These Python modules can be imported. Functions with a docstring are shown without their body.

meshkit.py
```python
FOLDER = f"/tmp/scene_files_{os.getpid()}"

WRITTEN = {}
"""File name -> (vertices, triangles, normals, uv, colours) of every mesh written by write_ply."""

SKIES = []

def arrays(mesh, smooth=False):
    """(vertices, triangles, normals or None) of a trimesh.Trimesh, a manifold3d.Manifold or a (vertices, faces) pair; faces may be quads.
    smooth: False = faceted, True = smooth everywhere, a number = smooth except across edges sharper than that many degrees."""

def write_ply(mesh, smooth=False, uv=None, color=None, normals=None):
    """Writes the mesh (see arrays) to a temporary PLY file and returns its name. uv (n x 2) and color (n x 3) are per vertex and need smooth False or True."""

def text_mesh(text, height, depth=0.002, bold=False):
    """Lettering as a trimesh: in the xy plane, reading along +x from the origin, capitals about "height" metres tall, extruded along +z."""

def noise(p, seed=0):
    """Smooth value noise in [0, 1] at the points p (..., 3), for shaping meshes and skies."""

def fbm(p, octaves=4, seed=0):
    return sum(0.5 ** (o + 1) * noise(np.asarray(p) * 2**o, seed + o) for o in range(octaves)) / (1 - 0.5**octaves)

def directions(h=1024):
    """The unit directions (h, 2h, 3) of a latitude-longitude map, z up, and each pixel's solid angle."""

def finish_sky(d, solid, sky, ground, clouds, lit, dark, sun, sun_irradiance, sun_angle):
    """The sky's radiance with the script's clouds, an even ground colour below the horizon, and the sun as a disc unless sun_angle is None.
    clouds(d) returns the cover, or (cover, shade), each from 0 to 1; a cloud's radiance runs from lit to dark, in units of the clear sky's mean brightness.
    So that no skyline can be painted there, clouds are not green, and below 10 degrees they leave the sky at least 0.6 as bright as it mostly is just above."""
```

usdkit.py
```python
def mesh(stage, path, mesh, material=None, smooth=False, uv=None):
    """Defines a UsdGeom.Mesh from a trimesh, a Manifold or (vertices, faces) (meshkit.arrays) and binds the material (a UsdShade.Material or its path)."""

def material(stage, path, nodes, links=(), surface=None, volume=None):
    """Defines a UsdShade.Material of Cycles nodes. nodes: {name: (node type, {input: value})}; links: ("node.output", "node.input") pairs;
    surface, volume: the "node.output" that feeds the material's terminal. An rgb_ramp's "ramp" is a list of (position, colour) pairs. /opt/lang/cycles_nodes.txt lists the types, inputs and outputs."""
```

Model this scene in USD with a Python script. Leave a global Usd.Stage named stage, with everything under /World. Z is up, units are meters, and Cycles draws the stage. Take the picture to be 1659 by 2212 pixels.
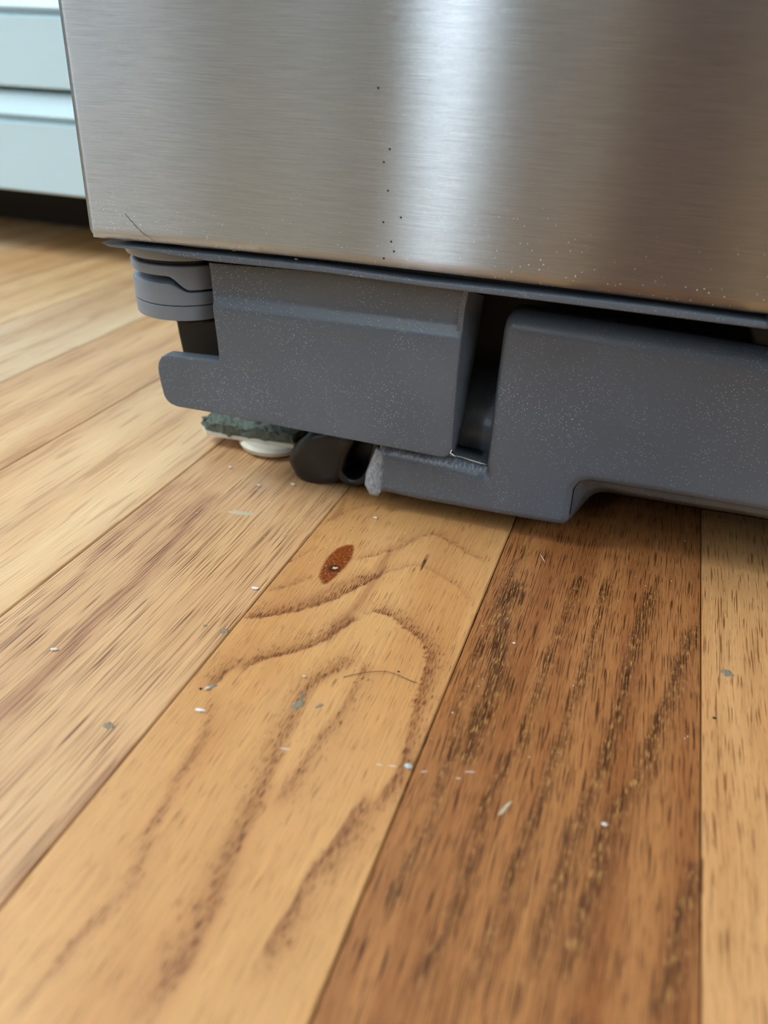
import math, numpy as np, trimesh, usdkit, meshkit
from scipy.spatial import Delaunay
from scipy.spatial import cKDTree
import shapely
from shapely.geometry import Polygon, LineString, Point
from shapely import affinity
from pxr import Usd, UsdGeom, UsdLux, UsdShade, Gf, Sdf, Vt

stage = Usd.Stage.CreateInMemory()
UsdGeom.SetStageUpAxis(stage, UsdGeom.Tokens.z)
UsdGeom.SetStageMetersPerUnit(stage, 1.0)
world = UsdGeom.Xform.Define(stage, '/World')
stage.SetDefaultPrim(world.GetPrim())
UsdGeom.Scope.Define(stage, '/World/Looks')
rng = np.random.default_rng(7)

# ------------------------------------------------------------------ camera
W, H, F = 1659, 2212, 1720.6                       # the photograph's frame and focal length in pixels
YAW, PITCH, ROLL = -.31130, .52430, .0452
CAM = np.array([0., 0., .1289])
_fw = np.array([math.sin(YAW)*math.cos(PITCH), math.cos(YAW)*math.cos(PITCH), -math.sin(PITCH)])
_r0 = np.array([math.cos(YAW), -math.sin(YAW), 0.]); _u0 = np.cross(_r0, _fw)
RT = math.cos(ROLL)*_r0 + math.sin(ROLL)*_u0
UP = -math.sin(ROLL)*_r0 + math.cos(ROLL)*_u0
FW = _fw
cam = UsdGeom.Camera.Define(stage, '/World/camera')
cam.AddTransformOp().Set(Gf.Matrix4d(*[*map(float, RT), 0, *map(float, UP), 0, *map(float, -FW), 0, *map(float, CAM), 1]))
AP = 7.3
cam.CreateHorizontalApertureAttr(AP); cam.CreateVerticalApertureAttr(AP*H/W)
cam.CreateFocalLengthAttr(AP*F/W)
cam.CreateClippingRangeAttr(Gf.Vec2f(.005, 50))
cam.CreateFStopAttr(3.0); cam.CreateFocusDistanceAttr(.222)
cam.CreateExposureAttr(0.08)

# ------------------------------------------------------------------ daylight through the room's two windows
def rect_light(name, pos, rot, w, h, inten, col):
    l = UsdLux.RectLight.Define(stage, '/World/' + name)
    l.AddTranslateOp().Set(Gf.Vec3d(*pos)); l.AddRotateXYZOp().Set(Gf.Vec3f(*rot))
    l.CreateWidthAttr(w); l.CreateHeightAttr(h); l.CreateIntensityAttr(inten); l.CreateColorAttr(Gf.Vec3f(*col))
    return l
XW, XE, YS, YN, ZC = -1.32, 2.2, -2.8, 1.0, 2.5          # the room's walls and ceiling
WIN1 = (-1.12, -.72, 1.2, 2.25)                          # x0, x1, z0, z1 in the wall behind the camera
WIN3 = (-2.0, -.6, 1.25, 2.2)                            # y0, y1, z0, z1 in the wall on the right
WIN2 = (-.55, .45, 1.0, 2.2)                            # y0, y1, z0, z1 in the wall on the left
rect_light('daylight_1', ((WIN1[0]+WIN1[1])/2, YS-.16, (WIN1[2]+WIN1[3])/2), (90, 0, 0), WIN1[1]-WIN1[0], WIN1[3]-WIN1[2], 20., (.83, .93, 1.0))
rect_light('daylight_2', (XW-.16, (WIN2[0]+WIN2[1])/2, (WIN2[2]+WIN2[3])/2), (90, 0, -90), WIN2[1]-WIN2[0], WIN2[3]-WIN2[2], 22.5, (.83, .93, 1.0))
rect_light('daylight_3', (XE+.16, (WIN3[0]+WIN3[1])/2, (WIN3[2]+WIN3[3])/2), (90, 0, 90), WIN3[1]-WIN3[0], WIN3[3]-WIN3[2], 9.0, (.80, .92, 1.0))

# ------------------------------------------------------------------ helpers
def ray(x, y):
    return FW + (x - W/2)/F*RT - (y - H/2)/F*UP
def on_y(x, y, Y):                                       # the point of the plane Y that the photograph shows at a pixel -> X, Z
    d = ray(x, y); p = CAM + d*(Y/d[1]); return p[0], p[2]
def on_floor(x, y, z=0.):
    d = ray(x, y); p = CAM + d*((z - CAM[2])/d[2]); return p[0], p[1]
def poly_y(pts, Y): return Polygon([on_y(x, y, Y) for x, y in pts])

_used = {}
def numbered(parent, name):
    k = _used.get((parent, name), 0); _used[(parent, name)] = k + 1
    return f'{parent}/{name}' if k == 0 else f'{parent}/{name}_{k:03d}'
def tag(prim, label=None, cat=None, group=None, kind=None):
    p = prim.GetPrim() if hasattr(prim, 'GetPrim') else prim
    for k, v in (('label', label), ('category', cat), ('group', group), ('kind', kind)):
        if v: p.SetCustomDataByKey(k, v)
    return prim
def thing(name, label, cat, loc=(0, 0, 0), group=None, kind=None):
    x = UsdGeom.Xform.Define(stage, numbered('/World', name))
    if any(loc): x.AddTranslateOp().Set(Gf.Vec3d(*map(float, loc)))
    tag(x, label, cat, group, kind); x.loc = np.array(loc, float)
    return x
def obj(name, mesh, mat, parent=None, smooth=False, loc=None, label=None):
    """one Mesh prim; a part's points are given in world space and moved into its thing's frame"""
    par = str(parent.GetPath()) if parent is not None else '/World'
    v, f = (np.array(mesh.vertices, float), np.array(mesh.faces)) if hasattr(mesh, 'vertices') else (np.array(mesh[0], float), np.array(mesh[1]))
    base = loc if loc is not None else (ORIGIN.get(par.split('/')[2], np.zeros(3)) if parent is not None else np.zeros(3))
    m = usdkit.mesh(stage, numbered(par, name), (v - base, f), mat, smooth=smooth)
    if loc is not None and parent is None: m.AddTranslateOp().Set(Gf.Vec3d(*map(float, loc)))
    if label: tag(m, label)
    return m
ORIGIN = {}
def primvar(m, name, arr):
    UsdGeom.PrimvarsAPI(m).CreatePrimvar(name, Sdf.ValueTypeNames.Float3Array, 'vertex').Set(Vt.Vec3fArray.FromNumpy(np.ascontiguousarray(arr, np.float32)))

def box(x0, x1, y0, y1, z0, z1):
    b = trimesh.creation.box((x1-x0, y1-y0, z1-z0)); b.apply_translation(((x0+x1)/2, (y0+y1)/2, (z0+z1)/2)); return b
def rbox(x0, x1, y0, y1, z0, z1, r=.002, n=6):
    """a box with rounded edges: hull of eight small spheres"""
    s = trimesh.creation.icosphere(2, r).vertices
    c = np.array([(x, y, z) for x in (x0+r, x1-r) for y in (y0+r, y1-r) for z in (z0+r, z1-r)])
    return trimesh.convex.convex_hull((c[:, None] + s[None]).reshape(-1, 3))
def join(*ms): return trimesh.util.concatenate(list(ms))

def ring_points(g, step):
    out = []
    for q in (getattr(g, 'geoms', [g])):
        if q.is_empty: continue
        for line in [q.exterior, *q.interiors]:
            n = max(8, int(line.length/step)); out.append(np.array([line.interpolate(t, normalized=True).coords[0] for t in np.arange(n)/n]))
    return out
def slab(poly, yf, thick, r=.002, r_top=None, step=.0012, inner=.002, back_scale=None):
    """A plate standing in the XZ plane with outline poly, its front at yf (number or f(x, z)) and its front edges rounded by r (r_top where the outline faces up)."""
    rm = max(r, r_top or r); f = yf if callable(yf) else (lambda x, z: np.full(np.shape(x), yf))
    corners = np.array(poly.exterior.coords)[:-1]
    ext = poly.exterior
    dd = sorted(set([round(k*step/ext.length, 9) for k in range(int(ext.length/step))] + [ext.project(Point(c))/ext.length for c in corners]))
    keep, last = [], -1
    for t in dd:
        if t - last > .25*step/ext.length: keep.append(t); last = t
    b = np.array([ext.interpolate(t, normalized=True).coords[0] for t in keep])
    pts = [b]
    for q in (.2, .5, .8, 1.0) if rm > .001 else (.4, 1.0):
        for g in ring_points(poly.buffer(-rm*q, join_style=1), step): pts.append(g)
    x0, z0, x1, z1 = poly.bounds
    gx, gz = np.meshgrid(np.arange(x0, x1, inner), np.arange(z0, z1, inner))
    gp = np.stack([gx.ravel(), gz.ravel()], 1)
    core = poly.buffer(-rm*1.0 - inner*.5)
    gp = gp[shapely.contains_xy(core, gp[:, 0], gp[:, 1])]
    P = np.vstack(pts + [gp])
    tri = Delaunay(P).simplices
    c = P[tri].mean(1); tri = tri[shapely.contains_xy(poly, c[:, 0], c[:, 1])]
    a = P[tri]; area = np.cross(a[:, 1]-a[:, 0], a[:, 2]-a[:, 0]); tri[area < 0] = tri[area < 0][:, [0, 2, 1]]
    tri = tri[np.abs(area) > 1e-12]
    pg = shapely.points(P); d = shapely.distance(ext, pg)
    near = shapely.get_coordinates(shapely.line_interpolate_point(ext, shapely.line_locate_point(ext, pg)))
    dirz = np.where(d > 1e-7, (near[:, 1]-P[:, 1])/np.maximum(d, 1e-7), 0)
    if r_top is not None:                                   # on the outline itself take the direction just inside
        nb = len(b); t = np.roll(b, -1, 0) - np.roll(b, 1, 0); t /= np.linalg.norm(t, axis=1, keepdims=True) + 1e-12
        ccw = 1 if Polygon(b).exterior.is_ccw else -1
        dirz[:nb] = -t[:, 0]*ccw
        rr = r + (r_top - r)*np.clip(dirz, 0, 1)
    else: rr = np.full(len(P), r)
    q = np.clip(rr - d, 0, rr); off = rr - np.sqrt(np.maximum(rr**2 - q**2, 0))
    y = f(P[:, 0], P[:, 1]) + off
    front = np.stack([P[:, 0], y, P[:, 1]], 1)
    nb = len(b); nv = len(P)
    yb = f(b[:, 0], b[:, 1]) + thick
    bb = b if back_scale is None else back_scale(b)
    back = np.stack([bb[:, 0], yb, bb[:, 1]], 1)
    ccw = Polygon(b).exterior.is_ccw
    i = np.arange(nb); j = (i+1) % nb
    wall = np.vstack([np.stack([i, nv+i, j], 1), np.stack([j, nv+i, nv+j], 1)])
    if not ccw: wall = wall[:, ::-1]
    bt = Delaunay(bb).simplices; cc = bb[bt].mean(1); bp = Polygon(bb).buffer(0); bt = bt[shapely.contains_xy(bp, cc[:, 0], cc[:, 1])]
    a = bb[bt]; ar = np.cross(a[:, 1]-a[:, 0], a[:, 2]-a[:, 0]); bt[ar > 0] = bt[ar > 0][:, [0, 2, 1]]
    faces = np.vstack([tri, wall, bt + nv])                 # front wound so that its normal is -Y
    return np.vstack([front, back]), faces

def lathe(profile, cx, cy, n=64, a0=0., a1=2*math.pi):
    m = trimesh.creation.revolve(np.array(profile, float), sections=n); m.apply_translation((cx, cy, 0)); return m
def tube(path, rad, n=8):
    p = np.array(path, float); rad = np.broadcast_to(rad, (len(p),)); V, Fc = [], []
    t = np.gradient(p, axis=0); t /= np.linalg.norm(t, axis=1, keepdims=True)
    ref = np.array([0, 0, 1.]) if abs(t[0][2]) < .9 else np.array([1., 0, 0])
    for k in range(len(p)):
        a = np.cross(t[k], ref); a /= np.linalg.norm(a); b_ = np.cross(t[k], a)
        ang = np.arange(n)/n*2*math.pi
        V.append(p[k] + rad[k]*(np.cos(ang)[:, None]*a + np.sin(ang)[:, None]*b_))
    V = np.vstack(V + [p[:1], p[-1:]])
    for k in range(len(p)-1):
        for s in range(n):
            a, b_, c, d = k*n+s, k*n+(s+1) % n, (k+1)*n+s, (k+1)*n+(s+1) % n
            Fc += [(a, b_, c), (b_, d, c)]
    e = len(p)*n
    for s in range(n): Fc += [(e, (s+1) % n, s), (e+1, (len(p)-1)*n+s, (len(p)-1)*n+(s+1) % n)]
    return trimesh.Trimesh(V, Fc, process=False)

# ------------------------------------------------------------------ materials
def lin(r, g, b): return tuple(((c/255+.055)/1.055)**2.4 if c/255 > .04045 else c/255/12.92 for c in (r, g, b))
def M(name): return '/World/Looks/' + name
def simple(name, col, rough=.5, spec=.5, metal=0., bump=0., scale=400):
    nodes = {'p': ('principled_bsdf', {'base_color': col, 'roughness': rough, 'specular_ior_level': spec, 'metallic': metal})}; links = []
    if bump:
        nodes |= {'g': ('geometry', {}), 'm': ('mapping', {'scale': (scale,)*3}), 'n': ('noise_texture', {'scale': 1.0, 'detail': 3.0}), 'b': ('bump', {'strength': bump, 'distance': .0005})}
        links += [('g.position', 'm.vector'), ('m.vector', 'n.vector'), ('n.fac', 'b.height'), ('b.normal', 'p.normal')]
    return usdkit.material(stage, M(name), nodes, links, surface='p.BSDF')

def plastic(name, col, rough=.33, specks=1.0, scuffs=True):
    n = {'g': ('geometry', {}), 'p': ('principled_bsdf', {'roughness': rough, 'specular_ior_level': .45}),
         'mv': ('mapping', {'scale': (1650, 1650, 1650)}), 'v': ('voronoi_texture', {'scale': 1.0, 'randomness': 1.0}),
         'mn': ('mapping', {'scale': (55, 55, 55)}), 'nn': ('noise_texture', {'scale': 1.0, 'detail': 3.0}),
         'sep': ('separate_color', {}),
         'thr': ('map_range', {'from_min': .15, 'from_max': .75, 'to_min': .08, 'to_max': .27*specks, 'clamp': True}),
         'lt': ('math', {'math_type': 'subtract'}), 'sm': ('map_range', {'from_min': 0.0, 'from_max': .07, 'to_min': 0., 'to_max': 1., 'clamp': True}),
         'pick': ('math', {'math_type': 'greater_than', 'value2': .35}), 'msk': ('math', {'math_type': 'multiply'}), 'msk2': ('math', {'math_type': 'multiply', 'value2': .85}),
         'mb': ('mapping', {'scale': (18, 18, 18)}), 'nb': ('noise_texture', {'scale': 1.0, 'detail': 4.0}),
         'tone': ('rgb_ramp', {'ramp': [(.3, tuple(.86*c for c in col)), (.7, tuple(1.14*c for c in col))]}),
         'mx': ('mix_color', {'b': lin(186, 196, 204), 'use_clamp': False}),
         'mg': ('mapping', {'scale': (2600,)*3}), 'ng': ('noise_texture', {'scale': 1.0, 'detail': 2.0}), 'bp': ('bump', {'strength': .12, 'distance': .0002})}
    l = [('g.position', 'mv.vector'), ('mv.vector', 'v.vector'), ('g.position', 'mn.vector'), ('mn.vector', 'nn.vector'), ('nn.fac', 'thr.value'),
         ('thr.result', 'lt.value1'), ('v.distance', 'lt.value2'), ('lt.value', 'sm.value'), ('v.color', 'sep.color'), ('sep.r', 'pick.value1'),
         ('sm.result', 'msk.value1'), ('pick.value', 'msk.value2'), ('msk.value', 'msk2.value1'),
         ('g.position', 'mb.vector'), ('mb.vector', 'nb.vector'), ('nb.fac', 'tone.fac'), ('tone.color', 'mx.a'), ('msk2.value', 'mx.fac'),
         ('g.position', 'mg.vector'), ('mg.vector', 'ng.vector'), ('ng.fac', 'bp.height'), ('bp.normal', 'p.normal')]
    last = 'mx.result'
    if scuffs:                                             # whitish abraded plastic where the mesh's "wear" says so
        n |= {'at': ('attribute', {'attribute': 'wear'}), 'sa': ('separate_color', {}), 'ms': ('mapping', {'scale': (1500, 500, 700)}), 'ns': ('noise_texture', {'scale': 1.0, 'detail': 4.0, 'roughness': .7}),
              'ad': ('math', {'math_type': 'add'}), 'st': ('map_range', {'from_min': .98, 'from_max': 1.35, 'to_min': 0., 'to_max': .8, 'clamp': True}), 'mx2': ('mix_color', {'b': lin(186, 192, 200), 'use_clamp': False})}
        l += [('at.color', 'sa.color'), ('ms.vector', 'ns.vector'), ('g.position', 'ms.vector'), ('sa.r', 'ad.value1'), ('ns.fac', 'ad.value2'), ('ad.value', 'st.value'),
              ('mx.result', 'mx2.a'), ('st.result', 'mx2.fac')]
        last = 'mx2.result'
    l.append((last, 'p.base_color'))
    return usdkit.material(stage, M(name), n, l, surface='p.BSDF')

def steel(name):
    """horizontally brushed stainless steel: reflections smear upright; dust specks"""
    n = {'g': ('geometry', {}), 't': ('combine_xyz', {'x': 1., 'y': 0., 'z': 0.}),
         'gl': ('glossy_bsdf', {'distribution': 'multi_ggx', 'roughness': .20, 'anisotropy': .87, 'color': (.62, .63, .62)}),
         'df': ('diffuse_bsdf', {'color': lin(225, 228, 232)}),
         'mb': ('mapping', {'scale': (90, 1, 5200)}), 'nb': ('noise_texture', {'scale': 1.0, 'detail': 3.0, 'roughness': .6}),
         'cr': ('rgb_ramp', {'ramp': [(.28, (.335, .36, .385)), (.5, (.39, .42, .445)), (.74, (.445, .48, .505))]}),
         'bp': ('bump', {'strength': .15, 'distance': .0001}),
         'mw': ('mapping', {'scale': (14, 1, 20)}), 'nw': ('noise_texture', {'scale': 1.0, 'detail': 3.0}), 'rr': ('map_range', {'from_min': .3, 'from_max': .7, 'to_min': .19, 'to_max': .21, 'clamp': True}),
         'mv': ('mapping', {'scale': (900, 900, 800)}), 'v': ('voronoi_texture', {'scale': 1.0}), 'sep': ('separate_color', {}),
         'mn': ('mapping', {'scale': (28, 28, 28)}), 'nn': ('noise_texture', {'scale': 1.0, 'detail': 4.0}), 'sx': ('separate_xyz', {}),
         'low': ('map_range', {'from_min': .074, 'from_max': .125, 'to_min': .34, 'to_max': -.1, 'clamp': True}),
         'thr': ('math', {'math_type': 'multiply'}), 'lt': ('math', {'math_type': 'subtract'}), 'sm': ('map_range', {'from_min': 0., 'from_max': .06, 'to_min': 0., 'to_max': .8, 'clamp': True}),
         'pick': ('math', {'math_type': 'greater_than', 'value2': .4}), 'msk': ('math', {'math_type': 'multiply'}), 'mix': ('mix_closure', {})}
    l = [('t.vector', 'gl.tangent'), ('g.position', 'mb.vector'), ('mb.vector', 'nb.vector'), ('nb.fac', 'cr.fac'), ('cr.color', 'gl.color'), ('nb.fac', 'bp.height'), ('bp.normal', 'gl.normal'),
         ('g.position', 'mw.vector'), ('mw.vector', 'nw.vector'), ('nw.fac', 'rr.value'), ('rr.result', 'gl.roughness'),
         ('g.position', 'mv.vector'), ('mv.vector', 'v.vector'), ('v.color', 'sep.color'), ('sep.g', 'pick.value1'), ('g.position', 'mn.vector'), ('mn.vector', 'nn.vector'),
         ('g.position', 'sx.vector'), ('sx.z', 'low.value'), ('low.result', 'thr.value1'), ('nn.fac', 'thr.value2'), ('thr.value', 'lt.value1'), ('v.distance', 'lt.value2'), ('lt.value', 'sm.value'),
         ('sm.result', 'msk.value1'), ('pick.value', 'msk.value2'), ('msk.value', 'mix.fac'), ('gl.BSDF', 'mix.closure1'), ('df.BSDF', 'mix.closure2')]
    return usdkit.material(stage, M(name), n, l, surface='mix.closure')

def wood(name, light, mid, band, pore, pw=.0011, pl=.016, t0=.63, tb=.16, pstr=.75, bandmix=.55, fleck=0., rough=.28, seed=0., low=(.014, .13), pores2=None):
    soft = lambda c: tuple(.88*(.94*v + .06*(.3*c[0]+.6*c[1]+.1*c[2])) for v in c)
    light, mid, band = soft(light), soft(mid), soft(band)
    off = (seed*1.37, seed*2.11, 0.)
    n = {'g': ('geometry', {}),
         'wn': ('noise_texture', {'scale': 1.0, 'detail': 1.0}), 'wm': ('mapping', {'scale': (25, 7, 1), 'location': off}), 'wo': ('combine_xyz', {'y': 0., 'z': 0.}), 'ws': ('map_range', {'from_min': 0., 'from_max': 1., 'to_min': -.0030, 'to_max': .0030}),
         'wa': ('vector_math', {'math_type': 'add'}),
         'mp': ('mapping', {'scale': (1/pw, 1/pl, 1), 'location': off}), 'np': ('noise_texture', {'scale': 1.0, 'detail': 1.0, 'roughness': .4}),
         'mf': ('mapping', {'scale': (2600, 50, 1), 'location': off}), 'nf': ('noise_texture', {'scale': 1.0, 'detail': 2.0}),
         'ml': ('mapping', {'scale': (1/low[0], 1/low[1], 1), 'location': off}), 'nl': ('noise_texture', {'scale': 1.0, 'detail': 3.0}),
         'lr': ('rgb_ramp', {'ramp': [(.36, light), (.66, mid)]}),
         'a': ('attribute', {'attribute': 'wood_a'}), 'sa': ('separate_color', {}), 'a2': ('attribute', {'attribute': 'wood_b'}), 'sb': ('separate_color', {}),
         'bm': ('math', {'math_type': 'multiply', 'value2': bandmix}), 'mx1': ('mix_color', {'b': band, 'use_clamp': False}),
         'sm': ('math', {'math_type': 'multiply', 'value2': .85}), 'mx2': ('mix_color', {'b': lin(150, 96, 62), 'use_clamp': False}),
         'bt': ('math', {'math_type': 'multiply_add', 'value2': tb}), 'pm': ('map_range', {'from_min': t0, 'from_max': t0+.055, 'to_min': 0., 'to_max': pstr, 'clamp': True}),
         'mx3': ('mix_color', {'b': pore, 'use_clamp': False}),
         'fm': ('map_range', {'from_min': .25, 'from_max': .75, 'to_min': .84, 'to_max': 1.14}), 'fx': ('vector_math', {'math_type': 'scale'}),
         'mk': ('mapping', {'scale': (2200, 900, 1)}), 'nk': ('noise_texture', {'scale': 1.0, 'detail': 3.0}), 'kr': ('rgb_ramp', {'ramp': [(.35, lin(104, 48, 16)), (.6, lin(140, 72, 30)), (.8, lin(206, 146, 92))]}),
         'mx4': ('mix_color', {'use_clamp': False}), 'mx5': ('mix_color', {'b': lin(34, 22, 14), 'use_clamp': False}),
         'nh': ('math', {'math_type': 'multiply_add', 'value2': -.6, 'value3': 0.}),
         'bp': ('bump', {'strength': .22, 'distance': .0002}),
         'mr': ('mapping', {'scale': (160, 60, 1)}), 'nr': ('noise_texture', {'scale': 1.0, 'detail': 2.0}), 'bp2': ('bump', {'strength': .10, 'distance': .0012}),
         'p': ('principled_bsdf', {'roughness': rough, 'specular_ior_level': .5})}
    l = [('g.position', 'wm.vector'), ('wm.vector', 'wn.vector'), ('wn.fac', 'ws.value'), ('ws.result', 'wo.x'), ('g.position', 'wa.vector1'), ('wo.vector', 'wa.vector2'),
         ('wa.vector', 'mp.vector'), ('mp.vector', 'np.vector'), ('wa.vector', 'mf.vector'), ('mf.vector', 'nf.vector'), ('wa.vector', 'ml.vector'), ('ml.vector', 'nl.vector'), ('nl.fac', 'lr.fac'),
         ('a.color', 'sa.color'), ('a2.color', 'sb.color'), ('sa.r', 'bm.value1'), ('lr.color', 'mx1.a'), ('bm.value', 'mx1.fac'),
         ('sa.g', 'sm.value1'), ('mx1.result', 'mx2.a'), ('sm.value', 'mx2.fac'),
         ('sa.r', 'bt.value1'), ('np.fac', 'bt.value3'), ('bt.value', 'pm.value'), ('mx2.result', 'mx3.a'), ('pm.result', 'mx3.fac'),
         ('nf.fac', 'fm.value'), ('fm.result', 'fx.scale'), ('g.position', 'mk.vector'), ('mk.vector', 'nk.vector'), ('nk.fac', 'kr.fac'),
         ('fx.vector', 'mx4.a'), ('kr.color', 'mx4.b'), ('sa.b', 'mx4.fac'), ('mx4.result', 'mx5.a'), ('sb.r', 'mx5.fac'), ('mx5.result', 'p.base_color'),
         ('pm.result', 'nh.value1'), ('nh.value', 'bp.height'), ('g.position', 'mr.vector'), ('mr.vector', 'nr.vector'), ('nr.fac', 'bp2.height'), ('bp2.normal', 'bp.normal'), ('bp.normal', 'p.normal')]
    base = 'mx3.result'
    if pores2:                                             # a second, finer set of pores
        n |= {'m2': ('mapping', {'scale': (1/pores2[0], 1/pores2[1], 1), 'location': (7.7, seed, 0)}), 'n2': ('noise_texture', {'scale': 1.0, 'detail': 1.0, 'roughness': .4}),
              'p2': ('map_range', {'from_min': pores2[2], 'from_max': pores2[2]+.06, 'to_min': 0., 'to_max': pstr*.7, 'clamp': True}), 'mx6': ('mix_color', {'b': pore, 'use_clamp': False})}
        l += [('wa.vector', 'm2.vector'), ('m2.vector', 'n2.vector'), ('n2.fac', 'p2.value'), ('mx3.result', 'mx6.a'), ('p2.result', 'mx6.fac')]; base = 'mx6.result'
    if fleck:
        n |= {'mq': ('mapping', {'scale': (3200, 330, 1), 'location': (3.3+seed, 1.7, 0)}), 'nq': ('noise_texture', {'scale': 1.0, 'detail': 2.0}), 'qm': ('map_range', {'from_min': .54, 'from_max': .64, 'to_min': 0., 'to_max': fleck, 'clamp': True}),
              'qq': ('math', {'math_type': 'multiply'}), 'mxq': ('mix_color', {'b': lin(214, 160, 92), 'use_clamp': False})}
        l += [('g.position', 'mq.vector'), ('mq.vector', 'nq.vector'), ('nq.fac', 'qm.value'), ('qm.result', 'qq.value1'), ('sb.g', 'qq.value2'), (base, 'mxq.a'), ('qq.value', 'mxq.fac'), ('mxq.result', 'fx.vector1')]
    else: l.append((base, 'fx.vector1'))
    return usdkit.material(stage, M(name), n, l, surface='p.BSDF')

GREY = lin(90, 98, 108)
m_steel = steel('brushed_steel')
m_plastic = plastic('grey_plastic', GREY)
m_hinge = plastic('hinge_plastic', lin(124, 134, 146), rough=.38, specks=.5, scuffs=False)
m_black = simple('black_plastic', lin(17, 18, 21), .38)
m_dark = simple('black_metal', lin(12, 12, 13), .6)
m_seal = simple('dark_rubber', lin(40, 42, 45), .6)
m_white = simple('white_paint', lin(210, 239, 252), .38)
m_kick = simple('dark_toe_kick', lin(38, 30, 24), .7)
m_wall = simple('wall_paint', lin(214, 219, 222), .9)
m_ceil = simple('ceiling_paint', lin(235, 235, 232), .9)
m_brown = simple('brown_panelling', lin(64, 46, 39), .6)
m_sub = simple('joint_dirt', lin(88, 82, 72), .95, bump=.6, scale=1200)
m_foot = simple('off_white_nylon', lin(214, 205, 186), .5)
m_fluff = simple('grey_green_dust', lin(104, 110, 100), 1.0, .1, bump=1.0, scale=900)
m_filler = simple('grey_wood_filler', lin(132, 118, 94), .55, bump=.8, scale=1500)
m_filler2 = simple('pale_wood_filler', lin(182, 166, 138), .6, bump=.6, scale=1500)
m_crumb = simple('white_crumb', lin(216, 208, 200), .7, bump=.5, scale=1500)
m_hair = simple('dark_hair', lin(52, 34, 22), .4)
m_hole = simple('nail_hole', lin(14, 10, 8), .9)
m_grime = simple('brown_grime', lin(92, 74, 52), .9, bump=.5, scale=2000)
m_drop = simple('pale_glaze', lin(176, 184, 178), .15)

# ------------------------------------------------------------------ the room
def struct(name, mesh, mat, label, cat):
    o = obj(name, mesh, mat); tag(o, label, cat, kind='structure'); return o
T = .15
def holed(axis, a0, a1, z0, z1, hole, lo, hi):
    """a wall with one window opening: four boxes; axis 'x' runs along X at Y in lo..hi"""
    h0, h1, g0, g1 = hole; parts = []
    for (p, q, r_, s) in ((a0, h0, z0, z1), (h1, a1, z0, z1), (h0, h1, z0, g0), (h0, h1, g1, z1)):
        parts.append(box(p, q, lo, hi, r_, s) if axis == 'x' else box(lo, hi, p, q, r_, s))
    return join(*parts)
struct('wall_south', holed('x', XW, XE, 0, ZC, WIN1, YS-T, YS), m_wall, 'pale grey plaster wall behind the camera with a narrow window', 'wall')
struct('wall_west', holed('y', YS, YN, 0, ZC, WIN2, XW-T, XW), m_wall, 'pale grey plaster wall on the left with a wide window', 'wall')
struct('wall_east', holed('y', YS, YN, 0, ZC, WIN3, XE, XE+T), m_wall, 'pale grey plaster wall on the right of the refrigerator', 'wall')
struct('wall_north', box(XW, XE, YN, YN+T, 0, ZC), m_wall, 'pale grey plaster wall behind the refrigerator', 'wall')
struct('ceiling', box(XW, XE, YS, YN, ZC, ZC+.1), m_ceil, 'white ceiling of the kitchen', 'ceiling')
struct('trim_1', join(box(-.27, XE, YS, YS+.06, 0, 2.2), box(XW, -.27, YS, YS+.03, 0, .95)), m_brown, 'brown wood panelling on the wall behind the camera', 'panelling')
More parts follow.
